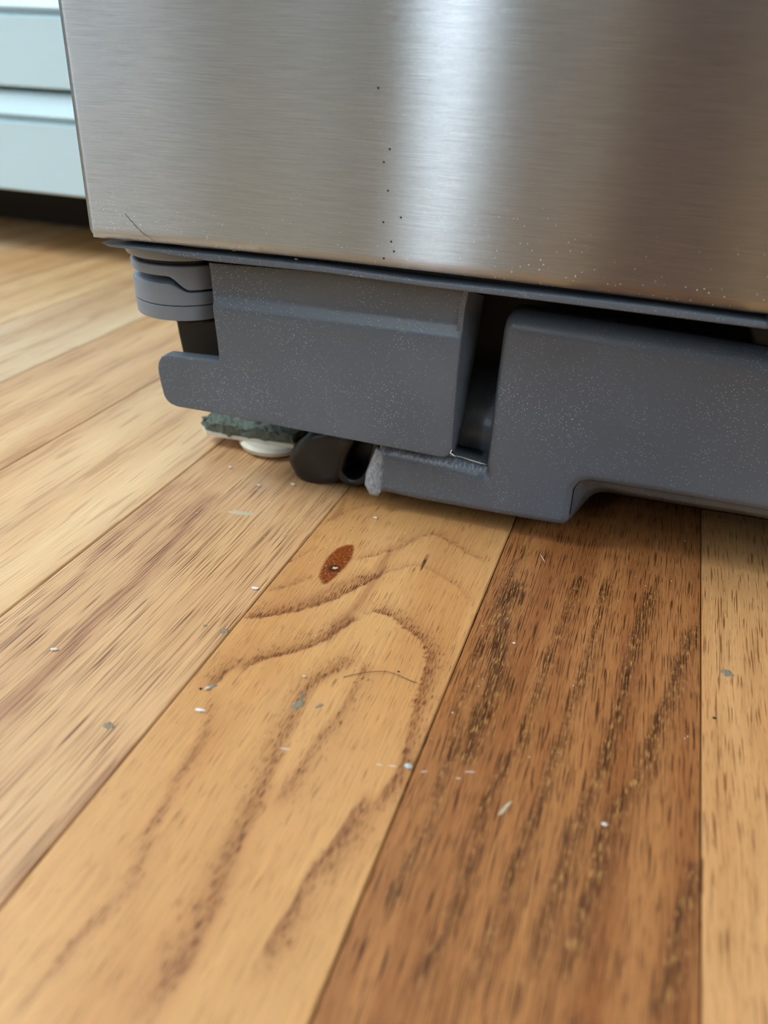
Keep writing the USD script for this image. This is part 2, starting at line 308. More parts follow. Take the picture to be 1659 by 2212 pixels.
def window(name, axis, hole, at, bars, label):
    t = thing(name, label, 'window', kind='structure'); a0, a1, z0, z1 = hole; w = .035
    B = (lambda p, q, r_, s: box(p, q, at-.03, at+.03, r_, s)) if axis == 'x' else (lambda p, q, r_, s: box(at-.03, at+.03, p, q, r_, s))
    obj('frame', join(B(a0, a0+w, z0, z1), B(a1-w, a1, z0, z1), B(a0+w, a1-w, z0, z0+w), B(a0+w, a1-w, z1-w, z1)), m_white, t)
    for b in bars: obj('mullion', B(b-w*1.1, b+w*1.1, z0+w, z1-w), m_white, t)
window('window_1', 'x', WIN1, YS-.07, [-.82], 'narrow white framed window behind the camera')
window('window_3', 'y', WIN3, XE+.07, [-1.4], 'white framed window in the right wall')
window('window_2', 'y', WIN2, XW-.07, [-.05], 'wide white framed window in the left wall')

# ------------------------------------------------------------------ floor: oak strips running away from the camera under the refrigerator
PWD, X0 = .057, -.0276
floor = thing('floor', 'glossy honey oak strip floor with grey filled joints', 'floor', kind='structure')
obj('subfloor', box(XW, XE, YS, YN, -.06, -.0016), m_sub, floor)
W_left = wood('oak_pale', lin(224, 174, 118), lin(202, 147, 97), lin(170, 112, 74), lin(104, 62, 32), pw=.00030, pl=.022, t0=.60, tb=.06, pstr=.85, bandmix=.8, seed=1., low=(.012, .25), pores2=(.0005, .05, .62))
W_mid = wood('oak_golden', lin(218, 160, 95), lin(204, 141, 78), lin(154, 92, 50), lin(96, 54, 24), pw=.00021, pl=.0026, t0=.74, tb=.31, pstr=.85, bandmix=.72, seed=2., low=(.02, .12), pores2=(.00026, .0075, .635))
W_dark = wood('oak_brown', lin(182, 118, 62), lin(152, 90, 43), lin(102, 59, 31), lin(64, 34, 14), pw=.00032, pl=.012, t0=.60, tb=.12, pstr=.85, bandmix=.8, fleck=.6, seed=3., low=(.008, .2), pores2=(.0002, .006, .60))
W_right = wood('oak_tan', lin(222, 164, 102), lin(204, 142, 82), lin(170, 112, 60), lin(118, 72, 36), pw=.00038, pl=.012, t0=.61, tb=.15, pstr=.8, seed=4., pores2=(.0002, .005, .64))
W_far = [wood(f'oak_far_{k}', lin(*a), lin(*b), lin(176, 122, 76), lin(150, 98, 58), pw=.0016, pl=.03, t0=.61, pstr=.35, bandmix=.4, seed=5.+k, low=(.02, .2)) for k, (a, b) in enumerate((((234, 190, 136), (222, 170, 112)), ((234, 198, 152), (214, 170, 124)), ((230, 182, 126), (212, 158, 100))))]

def F_(pts): return np.array([on_floor(x, y) for x, y in pts])
def densify(p, step=.0006):
    L = LineString(p); n = max(2, int(L.length/step)); return np.array([L.interpolate(t, normalized=True).coords[0] for t in np.linspace(0, 1, n)])
def smooth_line(pts, n=60):
    from scipy.interpolate import PchipInterpolator
    p = F_(pts); s = np.r_[0, np.cumsum(np.linalg.norm(np.diff(p, axis=0), axis=1))]
    t = np.linspace(0, s[-1], n); return np.stack([PchipInterpolator(s, p[:, k])(t) for k in (0, 1)], 1)
def band_field(P, curves):
    """early-wood bands traced from the photograph: sharp on one side of the curve, fading on the other"""
    out = np.zeros(len(P))
    wob = (meshkit.fbm(np.c_[P*np.array([500, 160]), np.zeros(len(P))], 3) - .5)*.0016
    for pts, wsharp, wsoft, strength, side in curves:
        c = smooth_line(pts); d, i = cKDTree(c).query(P)
        t = np.gradient(c, axis=0)[i]; dv = P - c[i]
        s = np.sign(t[:, 0]*dv[:, 1] - t[:, 1]*dv[:, 0])*side
        sd = d*s + wob
        a = np.where(sd > 0, np.exp(-(np.maximum(sd, 0)/wsoft)**1.3), np.exp(-(sd/wsharp)**2))
        u = np.linspace(0, 1, len(c))[i]; end = np.clip(np.minimum(u, 1-u)/.06 + .15, 0, 1)
        out = np.maximum(out, a*strength*end)
    return out
def spot(P, px, r, sharp=.3):
    c = F_([px])[0]; d = np.linalg.norm(P - c, axis=1); return np.clip((r - d)/(r*sharp), 0, 1)
def blob(P, pts, soft):
    pg = Polygon(F_(pts)); g = shapely.points(P)
    return np.clip(.5 + np.where(shapely.contains(pg, g), shapely.distance(pg.exterior, g), -shapely.distance(pg, g))/soft, 0, 1)

def streaks(P, seed, fx=70, fy=2.2, p=3.0):
    q = np.c_[P[:, 0]*fx, P[:, 1]*fy, np.full(len(P), seed*3.1)]
    ph = q[:, 0]*.55 + 2.2*meshkit.fbm(q*np.array([.25, .9, 1]), 3, seed)
    return (1 - np.abs(2*(ph % 1) - 1))**p

MIDC = [  # curve in photograph pixels, sharp width, soft width, strength, side the band fades to
    ([(522, 1334), (579, 1332), (638, 1320), (705, 1301), (756, 1277), (795, 1258), (826, 1242)], .0004, .0042, .95, 1),
    ([(826, 1242), (861, 1230), (900, 1222), (920, 1226), (959, 1250), (998, 1277), (1014, 1301)], .0004, .0016, .45, 1),
    ([(455, 1490), (489, 1452), (540, 1438), (579, 1422), (618, 1410), (669, 1399), (709, 1379), (748, 1352), (783, 1334)], .0004, .0036, .95, 1),
    ([(783, 1334), (818, 1324), (850, 1336), (873, 1356), (893, 1371), (912, 1387), (922, 1414), (916, 1442), (904, 1495), (885, 1560), (848, 1690), (781, 1735), (742, 1798), (655, 1898), (620, 1965), (589, 2017), (533, 2113)], .0005, .0040, .92, 1),
    ([(455, 1490), (432, 1600), (388, 1674), (337, 1769), (304, 1853), (277, 1914), (219, 1975), (162, 2032), (111, 2100), (51, 2157)], .0009, .0014, .75, 1),
    ([(791, 1426), (756, 1432), (701, 1461), (669, 1485), (638, 1540), (590, 1640), (543, 1765), (500, 1848), (460, 1947), (439, 1998), (371, 2123), (320, 2200)], .0016, .0034, .8, -1),
    ([(791, 1426), (770, 1480), (735, 1540), (690, 1600), (640, 1682), (596, 1745)], .0012, .0026, .65, 1),
    ([(763, 1211), (810, 1199), (861, 1183), (912, 1160), (932, 1154), (971, 1171), (1010, 1195), (1049, 1215)], .0004, .0022, .6, 1),
    ([(579, 1277), (626, 1265), (677, 1242)], .0004, .0016, .55, 1),
    ([(600, 1222), (640, 1206), (690, 1180)], .0004, .0012, .5, 1),
    ([(640, 1160), (700, 1130), (760, 1100), (850, 1090)], .0006, .0020, .35, 1),
    ([(870, 1900), (800, 2000), (740, 2100), (700, 2200)], .002, .004, .35, 1)]
DARKC = [
    ([(1130, 1170), (1100, 1248), (1043, 1386), (1022, 1437), (990, 1530), (955, 1680), (928, 1770), (901, 1831), (874, 1885), (830, 1990)], .0011, .0016, .75, 1),
    ([(1130, 1250), (1091, 1311), (1078, 1400), (1061, 1492), (1030, 1570), (1000, 1660)], .0028, .0030, .95, 1),
    ([(1265, 1220), (1251, 1257), (1221, 1329), (1188, 1416), (1151, 1516), (1130, 1597), (1091, 1651), (1043, 1764), (1013, 1867), (989, 1936), (919, 2087), (870, 2190)], .0012, .0018, .8, 1),
    ([(1320, 1240), (1302, 1296), (1278, 1386), (1257, 1456), (1212, 1594), (1181, 1690), (1130, 1816), (1091, 1936), (1046, 2063), (992, 2171)], .0013, .0018, .85, 1),
    ([(1410, 1260), (1399, 1303), (1372, 1371), (1348, 1480), (1318, 1588), (1285, 1683), (1242, 1786), (1206, 1906), (1166, 2036), (1145, 2120)], .0014, .0022, .95, 1),
    ([(1515, 1340), (1472, 1420), (1453, 1493), (1418, 1561), (1390, 1660), (1340, 1735), (1302, 1819), (1281, 1906), (1251, 1996), (1200, 2110)], .0014, .0024, .95, 1),
    ([(1512, 1860), (1491, 1929), (1466, 1993), (1448, 2133), (1402, 2205)], .0016, .0024, .8, 1)]
LEFTC = [
    ([(470, 1060), (439, 1094), (338, 1209), (270, 1280), (202, 1344), (135, 1422), (67, 1489), (-20, 1580)], .0030, .0034, .95, 1),
    ([(400, 1030), (354, 1067), (236, 1175), (135, 1280), (0, 1395), (-80, 1460)], .0020, .0022, .75, 1),
    ([(300, 1595), (203, 1700), (100, 1830), (0, 1945)], .0010, .0016, .8, 1)]
RIGHTC = [([(1560, 1250), (1556, 1370), (1545, 1560), (1546, 1700), (1550, 1800)], .0006, .0009, .7, 1), ([(1640, 1350), (1622, 1480), (1630, 1640)], .0006, .0010, .5, 1)]

PLANKS = {}
def plank(k, mat, ys=None, us=None, paint=None):
    x0, x1 = X0 + k*PWD, X0 + (k+1)*PWD; g = .00016; c = .00032
    ys = np.array([YS, -.5, .95]) if ys is None else ys
    us = np.linspace(0, 1, 3) if us is None else us
    ux = np.r_[x0+g, x0+g+(x1-x0-2*g-2*c)*us + c, x1-g]
    uz = np.zeros(len(ux)); uz[0] = uz[-1] = -c
    ux = np.r_[x0+g, ux, x1-g]; uz = np.r_[-.018, uz, -.018]
    X, Y = np.meshgrid(ux, ys); Z = np.broadcast_to(uz, X.shape)
    V = np.stack([X.ravel(), Y.ravel(), Z.ravel()], 1); nx, ny = len(ux), len(ys)
    i, j = np.meshgrid(np.arange(nx-1), np.arange(ny-1)); a = (j*nx+i).ravel()
    Fq = np.stack([a, a+1, a+nx+1, a+nx], 1); Fc = np.vstack([Fq[:, [0, 1, 2]], Fq[:, [0, 2, 3]]])
    m = obj('plank', (V, Fc), mat, floor)
    PLANKS[k] = m
    if paint is not None:
        A, B = paint(V[:, :2]); primvar(m, 'wood_a', A); primvar(m, 'wood_b', B)
def graded(fine0, fine1, step, lo, hi):
    return np.r_[YS, -1.2, -.3, np.arange(lo, fine0, .004), np.arange(fine0, fine1, step), np.arange(fine1, hi, .004), .6, .95]
def paint_mid(P):
    b = band_field(P, MIDC)
    st = np.maximum(band_field(P, [([(850, 1185), (842, 1195), (814, 1242), (795, 1277), (763, 1316), (732, 1348), (700, 1380)], .0016, .0016, .75, 1),
                                   ([(640, 1310), (690, 1284), (740, 1262), (800, 1245)], .0010, .0016, .55, 1), ([(748, 1075), (735, 1100), (716, 1125)], .0010, .0010, .8, 1)]), 0)
    kn = blob(P, [(698, 1263), (688, 1246), (694, 1227), (709, 1202), (729, 1184), (748, 1177), (763, 1177), (765, 1186), (760, 1207), (744, 1227), (725, 1246), (706, 1261)], .0006)
    b = b*(1-kn); bl = blob(P, [(907, 1232), (914, 1212), (924, 1197), (921, 1212), (911, 1231)], .0004)*.95
    bl = np.maximum(bl, (spot(P, (722, 1228), .0022, .4) - spot(P, (724, 1227), .0010, .5))*.8)
    bl = np.maximum(bl, blob(P, [(812, 1252), (822, 1236), (832, 1226), (826, 1240)], .0008)*.8)
    return np.stack([b, st, kn], 1), np.stack([bl, b*0, b*0], 1)
def paint_dark(P):
    b = band_field(P, DARKC); n = meshkit.fbm(np.c_[P*np.array([900, 260]), np.ones(len(P))], 3)
    z = np.zeros(len(P)); stx = band_field(P, [([(1130, 1250), (1091, 1311), (1078, 1400), (1061, 1492)], .0016, .0016, .6, 1)])
    return np.stack([np.clip(b*(.55 + .9*n), 0, 1), z, z], 1), np.stack([stx*.35, b, z], 1)
def paint_left(P):
    b = band_field(P, LEFTC); z = np.zeros(len(P)); return np.stack([b, z, z], 1), np.stack([z, z, z], 1)
def paint_right(P):
    b = band_field(P, RIGHTC); z = np.zeros(len(P)); return np.stack([b, z, z], 1), np.stack([z, z, z], 1)
def paint_rand(seed):
    def f(P):
        b = streaks(P, seed)*.8; z = np.zeros(len(P)); return np.stack([b, z, z], 1), np.stack([z, z, z], 1)
    return f
ks = range(int(math.floor((XW-X0)/PWD))+1, int((XE-X0)/PWD))
for k in ks:
    if k == -1: plank(k, W_mid, graded(.13, .24, .0006, .03, .30), np.linspace(0, 1, 116), paint_mid)
    elif k == 0: plank(k, W_dark, graded(.09, .20, .0009, .03, .30), np.linspace(0, 1, 96), paint_dark)
    elif k == -2: plank(k, W_left, graded(.10, .20, .003, .03, .4), np.linspace(0, 1, 60), paint_left)
    elif k == 1: plank(k, W_right, graded(.09, .20, .003, .03, .3), np.linspace(0, 1, 40), paint_right)
    elif -10 <= k <= 4: plank(k, W_far[(k*7) % 3], graded(.1, .3, .006, -.02, .6), np.linspace(0, 1, 30), paint_rand(k+20))
    else: plank(k, W_far[(k*5) % 3])

# ------------------------------------------------------------------ white cabinet on the left, behind the refrigerator's front
YC = .45
zc = lambda y: on_y(0, y, YC)[1]
cab = thing('cabinet', 'white cabinet of shallow horizontal drawer fronts above a dark recess', 'cabinet', loc=(-.76, YC, 0)); ORIGIN['cabinet'] = cab.loc
CX0, CX1 = -1.29, -.172
def front(z0, z1, zb):
    """one drawer front: flat below, a tilted rail above a small step"""
    y = YC; prof = [(y+.02, z0), (y+.0015, z0), (y, z0+.0012), (y, zb-.003), (y+.004, zb), (y-.001, zb+.0022), (y+.0035, z1-.0018), (y+.0055, z1), (y+.02, z1)]
    p = Polygon(prof); m = trimesh.creation.extrude_polygon(p, CX1-CX0, engine='earcut')
    v = m.vertices.copy(); m.vertices = np.stack([CX0 + v[:, 2], v[:, 0], v[:, 1]], 1); return m
zg, zb0, zl, zt = zc(190), zc(408), zc(252), zc(22)
obj('drawer_front', front(zb0, zg-.0012, zl), m_white, cab)
h = (zg - zb0)
z0 = zg + .0012
obj('drawer_front', front(z0, z0 + h - .0024 - .004, zt), m_white, cab)
z0 += h - .004
for q in range(11):
    obj('drawer_front', front(z0, z0+h-.0024, z0+h*.74), m_white, cab); z0 += h
obj('carcass', box(CX0, CX1, YC+.02, .95, zb0, z0), m_white, cab)
obj('countertop', rbox(CX0-.02, CX1, YC-.02, .95, z0, z0+.03, .003), m_white, cab)
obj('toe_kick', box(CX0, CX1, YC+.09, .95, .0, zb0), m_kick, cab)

# ------------------------------------------------------------------ refrigerator
YD, YP, YG = .200, .2080, .2130                            # front planes of the door, hinge cover plate and toe grille
fr = thing('refrigerator', 'brushed stainless steel refrigerator corner with grey plastic toe grille and hinge', 'refrigerator', loc=(.3, .5, 0)); ORIGIN['refrigerator'] = fr.loc
XL, XR, ZT = on_y(150, 255, YD)[0], .755, 1.74
# door: a steel skin with folded edges, its lower edge traced
bot = [on_y(x, y, YD) for x, y in ((192, 517), (250, 522), (480, 543), (700, 566), (780, 576), (1230, 631), (1659, 684))]
slope = (bot[-1][1]-bot[-2][1])/(bot[-1][0]-bot[-2][0])
door_poly = Polygon([(XL, bot[0][1]), *bot[1:], (XR, bot[-1][1]), (XR, ZT), (XL, ZT)])
dr = UsdGeom.Xform.Define(stage, '/World/refrigerator/door')
def door_skin(r=.0032, depth=.045):
    a = np.linspace(0, math.pi/2, 9); e = r*(1-np.cos(a[::-1]))[::-1] if False else r*(1-np.sin(a))[::-1]
    ex = np.r_[0, r*(1-np.cos(a))[1:]]                    # distance from the edge along the rounding
    ey = r*(1-np.sin(a))                                  # and how far the surface has turned back there
    xs = np.r_[XL, XL+ex, np.linspace(XL+r, XR-r, 150)[1:-1], (XR-ex)[::-1], XR]
    oy = np.r_[depth, ey, np.zeros(148), ey[::-1], depth]
    zs_off = np.r_[0, ex, np.geomspace(.004, ZT-.08-r, 40), ]
    oz = np.r_[depth, ey, np.zeros(40)]
    bx, bz = np.array([XL]+[b[0] for b in bot[1:]]+[XR]), np.array([bot[0][1]]+[b[1] for b in bot[1:]]+[bot[-1][1]])
    cs = np.polyfit(bx, bz, 3); zb = np.where(xs < bx[-2], np.polyval(cs, xs), bot[-1][1])
    X, ZO = np.meshgrid(xs, zs_off); Z = zb[None] + ZO
    Y = YD + np.maximum(oy[None], oz[:, None]) if False else YD + np.clip(np.where((oy[None] > 0) & (oz[:, None] > 0), r - np.sqrt(np.maximum(r**2 - np.minimum(r, np.hypot(r-np.clip(np.minimum(X-XL, XR-X), 0, r), r-np.clip(ZO, 0, r)))**2, 0)), np.maximum(oy[None], oz[:, None])), 0, depth)
    Y[0, :] = YD+depth; Y[:, 0] = YD+depth; Y[:, -1] = YD+depth
    ny, nx = X.shape; V = np.stack([X.ravel(), Y.ravel(), Z.ravel()], 1)
    i, j = np.meshgrid(np.arange(nx-1), np.arange(ny-1)); q = (j*nx+i).ravel()
    return V, np.vstack([np.stack([q, q+1, q+nx+1], 1), np.stack([q, q+nx+1, q+nx], 1)])
obj('steel_skin', door_skin(), m_steel, dr, smooth=50)
zbm = min(b[1] for b in bot)
obj('door_liner', box(XL+.004, XR-.004, YD+.04, YD+.075, zbm+.002, ZT-.01), m_seal, dr)
trim_top = [(216, 525), (250, 528), (480, 551), (700, 575), (900, 604), (1200, 637), (1430, 664), (1659, 696)]
trim_bot = [(1659, 713), (1430, 684), (1200, 655), (900, 618), (700, 590), (450, 565), (277, 539), (232, 533)]
YT = YD + .0012
obj('bottom_trim', slab(poly_y(trim_top + trim_bot, YT), YT, .006, r=.0006, step=.0004, inner=.004), m_plastic, dr, smooth=35)
zt0 = on_y(700, 583, YT)[1]
tx0, tx1 = on_y(216, 527, YT)[0], on_y(1659, 700, YT)[0]
zr = on_y(1659, 700, YT)[1]
obj('bottom_trim', rbox(tx1-.0002, XR-.003, YT, YT+.006, zr-.0012, zr+.0012, .0006), m_plastic, dr)
obj('door_underside', box(XL+.006, XR-.004, YT+.005, YD+.07, zbm+.0002, zbm+.0035), m_seal, dr)

for q, (x, y) in enumerate(((842, 322), (829, 350), (838, 412), (866, 470), (828, 480), (845, 522), (851, 543), (829, 558), (817, 190), (560, 545), (505, 541), (640, 560))):
    px, pz = on_y(x, y, YD); mm = trimesh.creation.icosphere(2, 1.); big = 2.2 if q > 8 else 1.
    mm.vertices = mm.vertices*np.array([.00022*big, .00008, .0002])*(1+.4*meshkit.noise(mm.vertices*2+q, q)[:, None]) + np.array([px, YD, pz])
    obj('grime_spot', mm, m_hole if q <= 8 else m_grime, dr, label='dark grime spot on the steel')
# hinge: collar under the door, upper barrel on the door, lower barrel on the cabinet
HYC, HR = .2250, .0163
hx = on_y(404, 640, HYC)[0]
yfr = HYC - .86*HR
zf = lambda x, y: on_y(x, y, yfr)[1]                       # height on the barrel's front
z_trim = zf(404, 558); z_c0 = zf(404, 566); z_u1 = zf(404, 577); z_u0 = zf(404, 600); z_l1 = zf(404, 615); z_s = zf(404, 663.5); z_l0 = zf(404, 695)
def barrel(z0, z1, r, r2=None, e=.0009, n=72):
    r2 = r2 or r
    return lathe([(0, z0), (r-e, z0), (r-.3*e, z0+.3*e), (r, z0+e), (r2, z1-e), (r2-.3*e, z1-.3*e), (r2-e, z1), (0, z1)], hx, HYC, n)
hg = UsdGeom.Xform.Define(stage, '/World/refrigerator/hinge')
obj('collar', barrel(z_c0, z_trim+.004, HR+.0012, HR+.0018), m_hinge, hg, smooth=40)
obj('washer', barrel(z_u1-.0004, z_c0+.0003, HR-.0012), m_dark, hg, smooth=40)
def cam_edge(z0a, z0b, z1, r, flip):
    """a barrel whose rim carries the sloping cam step: low rim z0a on the left of the step, z0b on the right; flip: the rim is on top"""
    n = 96; ang = np.arange(n)/n*2*math.pi
    cx = .86*np.cos(ang) + .515*np.sin(ang); w = np.clip((cx + .32)/.42, 0, 1)*(np.sin(ang) < .6); w = w*w*(3-2*w)
    zz = z0a + (z0b-z0a)*w
    ringv = lambda rr, z: np.stack([hx+rr*np.cos(ang), HYC+rr*np.sin(ang), np.broadcast_to(z, n)], 1)
    e = .0007; s = -1 if flip else 1
    rows = [ringv(r*.3, zz), ringv(r-e, zz), ringv(r-.3*e, zz+s*.3*e), ringv(r, zz+s*e), ringv(r, z1-s*e), ringv(r-.3*e, z1-s*.3*e), ringv(r-e, z1), ringv(r*.3, z1)]
    V = np.vstack(rows); Fc = []
    R = len(rows)
    for k in range(R):
        k2 = (k+1) % R
        for i in range(n):
            j = (i+1) % n; q = [(k*n+i, k*n+j, k2*n+j), (k*n+i, k2*n+j, k2*n+i)]
            Fc += q if not flip else [t[::-1] for t in q]
    return trimesh.Trimesh(V, Fc, process=False)
obj('hinge_cap', cam_edge(z_u0, zf(430, 634), z_u1, HR, False), m_hinge, hg, smooth=40)
obj('lower_barrel', cam_edge(z_l1, zf(430, 638), z_s+.00005, HR*.985, True), m_hinge, hg, smooth=40)
obj('barrel_ring', barrel(z_l0, z_s-.00005, HR*.965, HR*.985, e=.0003), m_hinge, hg, smooth=40)
obj('hinge_pin', trimesh.creation.cylinder(.0045, segment=((hx, HYC, z_l0-.004), (hx, HYC, zbm+.004))), m_dark, hg, smooth=40)
# black bracket below the barrel
br = poly_y([(378, 690), (384, 722), (396, 775), (402, 800), (500, 812), (480, 690)], .222)
obj('hinge_bracket', slab(br, .222, .02, r=.0012, step=.0005, inner=.003), m_dark, hg, smooth=35)

# hinge cover plate: the flat grey plate with a notch, an ear on the left, a crease across
plate_px = [(448, 566), (452, 581), (457.5, 633), (456, 652), (459, 676), (467, 731), (472.5, 779), (440, 775.5), (391, 770), (358.5, 766), (347, 771), (341, 782), (339.5, 796), (345, 825), (353, 855), (359, 865), (367, 873), (383, 880), (445, 890.6),
            (550, 911), (657, 932.7), (760, 952), (817, 963), (895, 978), (946, 988), (960, 989), (971, 984), (977, 969), (978, 957), (981, 912), (989.5, 804), (997.6, 723), (1004, 668), (1012.5, 626), (900, 613), (700, 586)]
PLQ = Polygon([on_y(x, y, YP + (.0018 if i in (0, 1, 2, 32, 33, 34, 35) else 0)) for i, (x, y) in enumerate(plate_px)])
la, lb = on_y(457, 650, YP), on_y(995, 720, YP)
def plate_front(x, z):
    zcr = la[1] + (np.asarray(x)-la[0])*(lb[1]-la[1])/(lb[0]-la[0])
    t = np.clip((z - (zcr - .0021))/.0042, 0, 1); t = .6*t + .4*t*t*(3-2*t)
    return YP + .0018*t
cp = UsdGeom.Xform.Define(stage, '/World/refrigerator/hinge_cover')
o = obj('cover_plate', slab(PLQ, plate_front, .0042, r=.0007, step=.0005, inner=.0011), m_plastic, cp, smooth=30)
# return flange on the plate's right edge, slanting back
fa = [on_y(x, y, YP+.001) for x, y in ((1012.5, 628), (1004, 668), (997.6, 723), (989.5, 804), (981, 912), (978, 955), (976.5, 972))]
fb = [on_y(x, y, YP+.017) for x, y in ((1046, 640), (1037, 690), (1030, 745), (1012, 840), (1003, 900), (992, 950), (984, 985))]
def strip(a, ya, b, yb, th=.0016):
    A = np.array([(p[0], ya, p[1]) for p in a]); B = np.array([(p[0], yb, p[1]) for p in b]); n = len(A)
    off = np.array([-th, 0, 0]); V = np.vstack([A, B, A+off, B+off]); Fc = []
    for i in range(n-1):
        Fc += [(i, i+1, n+i), (i+1, n+i+1, n+i), (2*n+i, 3*n+i, 2*n+i+1), (2*n+i+1, 3*n+i, 3*n+i+1), (n+i, n+i+1, 3*n+i), (n+i+1, 3*n+i+1, 3*n+i), (i, 2*n+i, i+1), (i+1, 2*n+i, 2*n+i+1)]
    m = trimesh.Trimesh(V, Fc, process=False); m.fix_normals(); return m
obj('side_flange', strip(fa, YP+.001, fb, YP+.017), m_plastic, cp)
burr = [(*on_y(976, 972, YP-.0002), ), (*on_y(973, 978, YP-.0002), ), (*on_y(978, 981, YP-.0002), ), (*on_y(983, 986, YP-.0002), )]
obj('plastic_burr', tube([(p[0], YP-.0003, p[1]) for p in burr], [.0002, .00025, .0002, .00008], 6), m_crumb, cp, label='white frayed plastic burr')

tear = [on_y(x, y, YG-.0002) for x, y in ((952, 989), (970, 992), (992, 997), (1012, 1003), (1032, 1010), (1047, 1013))]
obj('plastic_burr', tube([(p[0], YG+.0022+.00012*(-1)**i, p[1]+.0004) for i, p in enumerate(tear)], [.00006, .00012, .0001, .00018, .00022, .00006], 6), m_crumb, cp, label='white torn plastic line under the plate')
# toe grille
grille_px = [(1049, 1018), (1057, 940), (1064, 885), (1073.6, 812), (1087, 712), (1092, 692), (1101, 682), (1117, 678), (1200, 691), (1400, 722), (1659, 764),
             (1659, 1108), (1489, 1078), (1316, 1049), (1272, 1042), (1252, 1046), (1240, 1059), (1236, 1085), (1232, 1110), (1229, 1127), (1217, 1137), (1206, 1136.5), (1109, 1120), (900, 1082), (829, 1066), (811, 1070), (798, 1056), (794.4, 1038), (808, 999), (818.5, 958), (900, 975), (954, 986), (1046, 1010)]
GP = poly_y(grille_px, YG)
ext = on_y(1659, 764, YG), on_y(1659, 1108, YG)
gx1 = .60
GPX = GP.union(Polygon([(ext[0][0]-.0004, ext[0][1]), (gx1, ext[0][1]-.0005), (gx1, ext[1][1]-.0005), (ext[1][0]-.0004, ext[1][1])])).buffer(1e-6).buffer(-.0014).buffer(.0014).simplify(1e-5)
gr = UsdGeom.Xform.Define(stage, '/World/refrigerator/toe_grille')
gv, gf = slab(GPX, YG, .011, r=.0016, r_top=.0052, step=.0011, inner=.0026)
o = usdkit.mesh(stage, numbered('/World/refrigerator/toe_grille', 'grille_panel'), (gv - fr.loc, gf), m_plastic, smooth=True)
xa = on_y(820, 1010, YG)[0]; zarm = on_y(900, 985, YG)[1]; xb = on_y(1050, 1020, YG)[0]
wear = np.clip(1 - (gv[:, 0] - xa + .001)/.0045, 0, 1)
yarm = np.interp(gv[:, 0], [on_y(820, 960, YG)[0], on_y(1046, 1010, YG)[0]], [on_y(820, 960, YG)[1], on_y(1046, 1010, YG)[1]])
top_w = np.clip(1 - np.abs(yarm - gv[:, 2] - .0016)/.0032, 0, 1)*(gv[:, 0] < xb)*.72
wear = np.maximum(wear*.95, top_w)
primvar(o, 'wear', np.repeat(wear[:, None], 3, 1))
# the roll of abraded plastic at the arm's end
ep = [on_y(x, y, YG) for x, y in ((815, 972), (808, 998), (800, 1025), (799, 1045), (806, 1060), (815, 1066))]
o = obj('worn_edge', tube([(p[0]+.0006, YG+.0009, p[1]) for p in ep], [.0014, .0019, .0023, .0026, .0025, .0014], 14), m_plastic, gr, smooth=True, label='whitish abraded end of the grille arm')
n_ = len(UsdGeom.Mesh(o).GetPointsAttr().Get()); primvar(o, 'wear', np.full((n_, 3), .72))
# recessed wall between plate and grille, and the rear flange under the arch
rec = [on_y(x, y, YG+.012) for x, y in ((800, 985), (1065, 1030), (1085, 890), (1090, 840), (960, 820), (940, 900))]
obj('recess_wall', slab(Polygon(rec), lambda x, z: YG + .0125 + 60*np.maximum(z-.0265, 0)**2, .003, r=.001, step=.0015, inner=.002), m_plastic, gr, smooth=40)
arcF = [(1232, 1110), (1236, 1085), (1240, 1059), (1252, 1046), (1272, 1042), (1316, 1049), (1489, 1078), (1659, 1108)]
arcB = [(1230, 1126), (1250, 1100), (1268, 1079), (1279, 1069), (1307, 1063), (1373, 1077), (1510, 1100), (1659, 1124)]
yF = [YG+.0010]*3 + [YG+.0016, YG+.0030, YG+.0040, YG+.0040, YG+.0040]
yB = [YG+.0120]*3 + [YG+.0110, YG+.0085, YG+.0062, YG+.0060, YG+.0060]
lift = [0, 0, 0, .0006, .0018, .003, .003, .003]
A = np.array([(on_y(x, y, Y)[0], Y, on_y(x, y, Y)[1]+h) for (x, y), Y, h in zip(arcF, yF, lift)]); B = np.array([(on_y(x, y, Y)[0], Y, on_y(x, y, Y)[1]) for (x, y), Y in zip(arcB, yB)])
A = np.vstack([A, [(gx1, A[-1][1], A[-1][2]-.0005)]]); B = np.vstack([B, [(gx1, B[-1][1], B[-1][2]-.0005)]])
def fine(P, n=48):
    s = np.r_[0, np.cumsum(np.linalg.norm(np.diff(P, axis=0), axis=1))]; s[-1] = s[-2] + .02
    from scipy.interpolate import PchipInterpolator
    t = np.linspace(0, s[-1], n); return np.stack([PchipInterpolator(s, P[:, k])(t) for k in range(3)], 1)
A, B = fine(A), fine(B); n = len(A); Cc = B + np.array([.0, .004, .012]); V = np.vstack([A, .5*(A+B)+np.array([.0003, -.0004, -.0002]), B, Cc]); Fc = []
for r_ in range(3):
    for i in range(n-1):
        a = r_*n+i; Fc += [(a, a+n, a+1), (a+1, a+n, a+n+1)]
obj('arch_flange', (V, Fc), m_plastic, gr, smooth=True)
rb = poly_y([(1613, 700), (1621, 720), (1622, 730), (1627, 748), (1637, 753), (1700, 762), (1720, 700)], .219)
obj('door_stop', slab(rb, .219, .012, r=.0014, step=.0014, inner=.002), m_dark, fr, smooth=35)
# body and dark chassis behind
obj('cabinet_body', box(XL+.006, XR-.006, YD+.076, .92, zbm+.004, ZT), m_dark, fr)
obj('chassis', box(XL+.045, XR-.02, YG+.034, .9, .016, zbm+.004), m_dark, fr)

